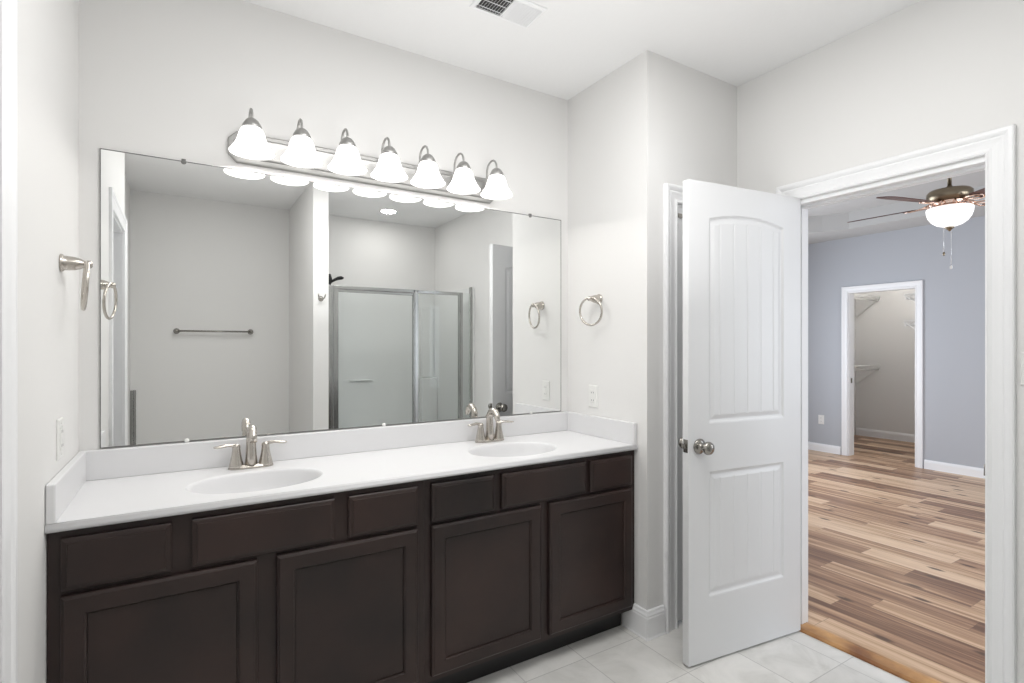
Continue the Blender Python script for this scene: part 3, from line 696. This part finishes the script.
for s in (-1, 1):
    b = MB(); b.tube([(0, 0.026, -0.012), (s * 0.012, 0.034, -0.014), (s * 0.022, 0.040, -0.004), (s * 0.026, 0.043, 0.012), (s * 0.028, 0.045, 0.026)], [0.007, 0.007, 0.006, 0.005, 0.0035], 10); b.build('prong', M['nickel_dark'], rh)
tag(MB().box(XLR + 0.004, XLR + 0.022, YB + 0.001, YB + 0.05, 0.001, 0.97).box(XLR + 0.022, XLR + 0.042, YB + 0.001, YB + 0.02, 0.001, 0.97).build('metal_corner_strip', M['chrome']), 'slim grey metal strip in the rear corner seen in the mirror', 'metal strip')

# ---------------------------------------------------------------- shower
SY = -0.075
sb = thing('acrylic_pan', 'white shower pan with raised front curb', 'shower pan', (1.77, -0.55, 0))
b = MB(); x0, x1 = 1.033, XR - 0.003
b.box(x0, x1, YB + 0.003, SY + 0.04, 0.001, 0.05); b.box(x0, x1, SY - 0.05, SY + 0.04, 0.05, 0.12)
b.build('pan', M['acrylic'], sb, (-1.77, 0.55, 0), bevel=0.01)
su = thing('shower_surround', 'white moulded acrylic shower surround with corner shelves', 'shower surround', (1.77, YB, 0.12))
so = (-1.77, -YB, -0.12); SZ = 1.955
b = MB(); b.box(x0 + 0.014, x1 - 0.014, YB + 0.003, YB + 0.016, 0.051, SZ); b.build('back_panel', M['acrylic'], su, so)
b = MB(); b.box(x0, x0 + 0.013, YB + 0.003, SY + 0.035, 0.121, SZ); b.build('side_panel', M['acrylic'], su, so)
b = MB(); b.box(x1 - 0.013, x1, YB + 0.003, SY + 0.035, 0.121, SZ); b.build('side_panel', M['acrylic'], su, so)
for xa, xb in ((x0 + 0.014, x0 + 0.20), (x1 - 0.20, x1 - 0.014)):
    b = MB(); b.box(xa, xb, YB + 0.017, YB + 0.11, 0.051, 1.00); b.box(xa + 0.02, xb - 0.02, YB + 0.017, YB + 0.035, 1.0, 1.80); b.build('corner_shelf', M['acrylic'], su, so, bevel=0.012)
b = MB(); b.box(1.50, 1.75, YB + 0.017, YB + 0.045, 0.985, 0.995); b.build('soap_ledge', M['acrylic'], su, so, bevel=0.003)
se = thing('shower_enclosure', 'framed glass shower doors seen in the mirror', 'shower enclosure', (1.77, SY, 0.12))
eo = (-1.77, -SY, -0.12); ZT = 1.895
def post(xa, xb, z1=ZT, d=0.02):
    b = MB(); b.box(xa, xb, SY - d, SY + d, 0.121, z1); b.box(xa + 0.012, xb - 0.012, SY + d, SY + d + 0.006, 0.15, z1 - 0.001); b.build('post', M['chrome'], se, eo, bevel=0.003)
post(x0 + 0.016, 1.115); post(1.855, 1.905); post(2.338, 2.378)
MB().box(x1 - 0.035, x1 - 0.016, SY - 0.015, SY + 0.02, 0.121, 1.955).build('wall_jamb', M['chrome'], se, eo)
for s in ((1.12, 1.16, SY - 0.013, SY + 0.013, 0.15, ZT - 0.03),): MB().box(*s).build('door_stile', M['chrome'], se, eo)
b = MB(); b.box(1.115, 2.338, SY - 0.02, SY + 0.02, ZT - 0.03, ZT); b.box(1.16, 1.855, SY - 0.011, SY + 0.011, ZT - 0.055, ZT - 0.03); b.build('header_rail', M['chrome'], se, eo, bevel=0.003)
MB().box(1.16, 2.44, SY - 0.02, SY + 0.02, 0.121, 0.15).build('bottom_rail', M['chrome'], se, eo)
for xa, xb in ((1.16, 1.855), (1.905, 2.338), (2.378, x1 - 0.036)):
    MB().box(xa, xb, SY - 0.003, SY + 0.003, 0.151, ZT - (0.031 if xb < 2.4 else 0.0)).build('glass_panel', M['glass'], se, eo)
hs = thing('hand_shower', 'black hand shower in its bracket above the shower doors', 'hand shower', (1.03, -0.40, 1.985))
b = MB(); b.lathe([(0, 0), (0.028, 0), (0.028, 0.008), (0.014, 0.014), (0.012, 0.08), (0.012, 0.135)], (0.0005, 0, 0), 20, Matrix.Rotation(PI / 2, 4, 'Y')); b.build('shower_arm', M['black'], hs)
b = MB(); b.tube([(0.130, 0, -0.050), (0.135, 0, 0.0), (0.130, 0, 0.050)], [0.014, 0.020, 0.012], 14); b.build('bracket', M['black'], hs)
b = MB(); b.tube([(0.125, 0.0, -0.040), (0.150, 0.01, -0.018), (0.180, 0.015, 0.000), (0.205, 0.02, 0.012), (0.230, 0.02, 0.017), (0.252, 0.02, 0.016)], [(0.010, 0.010), (0.012, 0.012), (0.013, 0.014), (0.016, 0.022), (0.017, 0.028), (0.008, 0.020)], 16); b.build('hand_spray', M['black'], hs)

# ---------------------------------------------------------------- ceiling fan
FX, FY = 4.8, 1.62
fan = thing('ceiling_fan', 'antique brass ceiling fan with dark blades and lit glass bowl', 'ceiling fan', (FX, FY, TZ))
fz = -TZ
b = MB(); b.lathe([(0.0, -0.0005), (0.068, -0.0005), (0.07, -0.01), (0.06, -0.04), (0.035, -0.065), (0.018, -0.075), (0, -0.075)], (0, 0, 0), 32); b.build('canopy', M['antique'], fan)
b = MB(); b.tube([(0, 0, -0.07), (0, 0, 2.545 - TZ)], 0.013, 14); b.build('downrod', M['antique'], fan)
b = MB(); b.lathe([(0, 2.545), (0.016, 2.543), (0.019, 2.524), (0.03, 2.517), (0.08, 2.513), (0.122, 2.508), (0.136, 2.492), (0.138, 2.462), (0.130, 2.440), (0.11, 2.428), (0, 2.428)], (0, 0, fz), 48); b.build('motor_housing', M['antique'], fan)
b = MB(); b.lathe([(0, 2.427), (0.105, 2.427), (0.11, 2.415), (0.085, 2.405), (0.095, 2.395), (0.120, 2.388), (0.132, 2.380), (0.0, 2.379)], (0, 0, fz), 48)
for k in range(10):
    a = 2 * PI * k / 10; b.tube([(0.095 * math.cos(a), 0.095 * math.sin(a), 2.425 + fz), (0.118 * math.cos(a), 0.118 * math.sin(a), 2.408 + fz), (0.135 * math.cos(a), 0.135 * math.sin(a), 2.392 + fz)], 0.007, 8)
b.build('light_fitter', M['copper'], fan)
b = MB(); b.lathe([(0.137, 2.378), (0.140, 2.370), (0.138, 2.345), (0.128, 2.312), (0.108, 2.280), (0.078, 2.256), (0.040, 2.242), (0.0, 2.238)], (0, 0, fz), 48); b.build('lamp_bowl', M['bowl'], fan)
b = MB(); b.lathe([(0, 2.2375), (0.028, 2.2375), (0.030, 2.232), (0.020, 2.225), (0.010, 2.216), (0.006, 2.208), (0, 2.206)], (0, 0, fz), 24); b.build('finial', M['antique'], fan)
for k in range(5):
    a = math.radians(94 + 72 * k); ca, sa = math.cos(a), math.sin(a)
    def W3(r, t, z): return (r * ca - t * sa, r * sa + t * ca, z + fz)
    tilt = -0.20
    up, lo = [], []
    prof = [(0.215, 0.040), (0.225, 0.052), (0.30, 0.058), (0.42, 0.066), (0.54, 0.071), (0.62, 0.070), (0.655, 0.058), (0.672, 0.035), (0.676, 0.0)]
    outline = [(r, t) for r, t in prof] + [(r, -t) for r, t in reversed(prof[:-1])]
    zb = 2.405
    b = MB(); b.rings([[W3(r, t, zb + t * tilt - 0.010 * r) for r, t in outline], [W3(r, t, zb + t * tilt - 0.010 * r + 0.006) for r, t in outline]], smooth=False)
    bl = b.build('blade', M['blade'], fan)
    b = MB()
    for s in (-1, 1):
        b.tube([W3(0.115, s * 0.012, 2.424), W3(0.155, s * 0.020, 2.405), W3(0.20, s * 0.042, 2.398 - s * 0.008), W3(0.255, s * 0.036, 2.396 - s * 0.007), W3(0.285, s * 0.004, 2.398)], [(0.005, 0.010), (0.0045, 0.012), (0.004, 0.012), (0.004, 0.010), (0.003, 0.006)], 10)
    b.tube([W3(0.11, 0, 2.425), W3(0.17, 0, 2.40), (W3(0.26, 0, 2.397))], [(0.005, 0.010), (0.004, 0.010), (0.003, 0.009)], 10)
    b.build('blade_iron', M['copper'], bl)
for px, py, z1 in ((-0.018, 0.028, 2.045), (0.012, -0.006, 1.945)):
    b = MB(); b.tube([(px, py, 2.236 + fz), (px, py, z1 + fz)], 0.0016, 6)
    z = 2.23
    while z > z1: b.lathe([(0, 0.0028), (0.0028, 0), (0, -0.0028)], (px, py, z + fz), 6); z -= 0.012
    pc = b.build('pull_chain', M['bead'], fan)
    b = MB(); b.lathe([(0, 0.014), (0.005, 0.010), (0.0085, 0.0), (0.007, -0.012), (0, -0.018)], (px, py, z1 + fz), 14); b.build('pull_knob', M['antique'] if z1 > 2 else M['plastic'], pc)
# ---------------------------------------------------------------- closet shelves
def wire_shelf(label, xa, xb, ywall, s, z, near=False):
    """shelf runs along x, depth from ywall towards s*y"""
    t = thing('wire_shelf', label, 'shelf', (xa, ywall, z), 0, 'closet wire shelves')
    o = (-xa, -ywall, -z); dp = 0.33
    b = MB(); n = int((xb - xa) / 0.03)
    for k in range(n + 1):
        x = xa + (xb - xa) * k / n
        b.tube([(x, ywall + s * 0.004, z), (x, ywall + s * dp, z), (x, ywall + s * dp, z - 0.028)], 0.002, 5)
    for yy, zz in ((0.006, z), (0.11, z - 0.003), (0.22, z - 0.003), (dp, z), (dp, z - 0.028)):
        b.tube([(xa, ywall + s * yy, zz), (xb, ywall + s * yy, zz)], 0.0035, 6)
    b.build('wire_deck', M['wire'], t, o)
    b = MB(); b.tube([(xa, ywall + s * (dp - 0.02), z - 0.055), (xb, ywall + s * (dp - 0.02), z - 0.055)], 0.011, 10)
    k = xa
    while k < xb: b.tube([(k + 0.02, ywall + s * dp, z - 0.028), (k + 0.02, ywall + s * (dp - 0.02), z - 0.045)], 0.0035, 6); k += 0.12
    b.build('hanging_rod', M['wire'], t, o)
    for x in ((xa + 0.02, xb - 0.03) if near else ((xa + xb) / 2, xb - 0.012)):
        b = MB(); b.tube([(x, ywall + s * dp, z - 0.01), (x, ywall + s * 0.006, z - 0.30)], [(0.004, 0.007)] * 2, 8); b.build('support_brace', M['wire'], t, o)
    return t
wire_shelf('upper white wire shelf along the left closet wall', 7.3, XC - 0.004, 4.12, -1, 2.09)
wire_shelf('lower white wire shelf along the left closet wall', 7.3, XC - 0.004, 4.12, -1, 1.07)
wire_shelf('upper white wire shelf along the right closet wall', 7.22, XC - 0.004, 2.55, 1, 1.975, True)
wire_shelf('lower white wire shelf along the right closet wall', 7.22, XC - 0.004, 2.55, 1, 1.66, True)
cl = thing('closet_ceiling_light', 'round white ceiling light inside the closet', 'ceiling light', (7.9, 3.3, 2.6))
b = MB(); b.lathe([(0, -0.0005), (0.15, -0.0005), (0.15, -0.02), (0.14, -0.02), (0, -0.02)], (0, 0, 0), 32); b.build('base_ring', M['plastic'], cl)
b = MB(); b.lathe([(0.138, -0.0205), (0.13, -0.05), (0.09, -0.075), (0, -0.085)], (0, 0, 0), 32); b.build('lamp_dome', M['bowl'], cl)
l = bpy.data.lights.new('closet_lamp', 'POINT'); l.energy = 11; l.color = (1, 0.96, 0.9); l.shadow_soft_size = 0.1
o = bpy.data.objects.new('closet_lamp', l); S.collection.objects.link(o); o.location = (7.9, 3.3, 2.42)
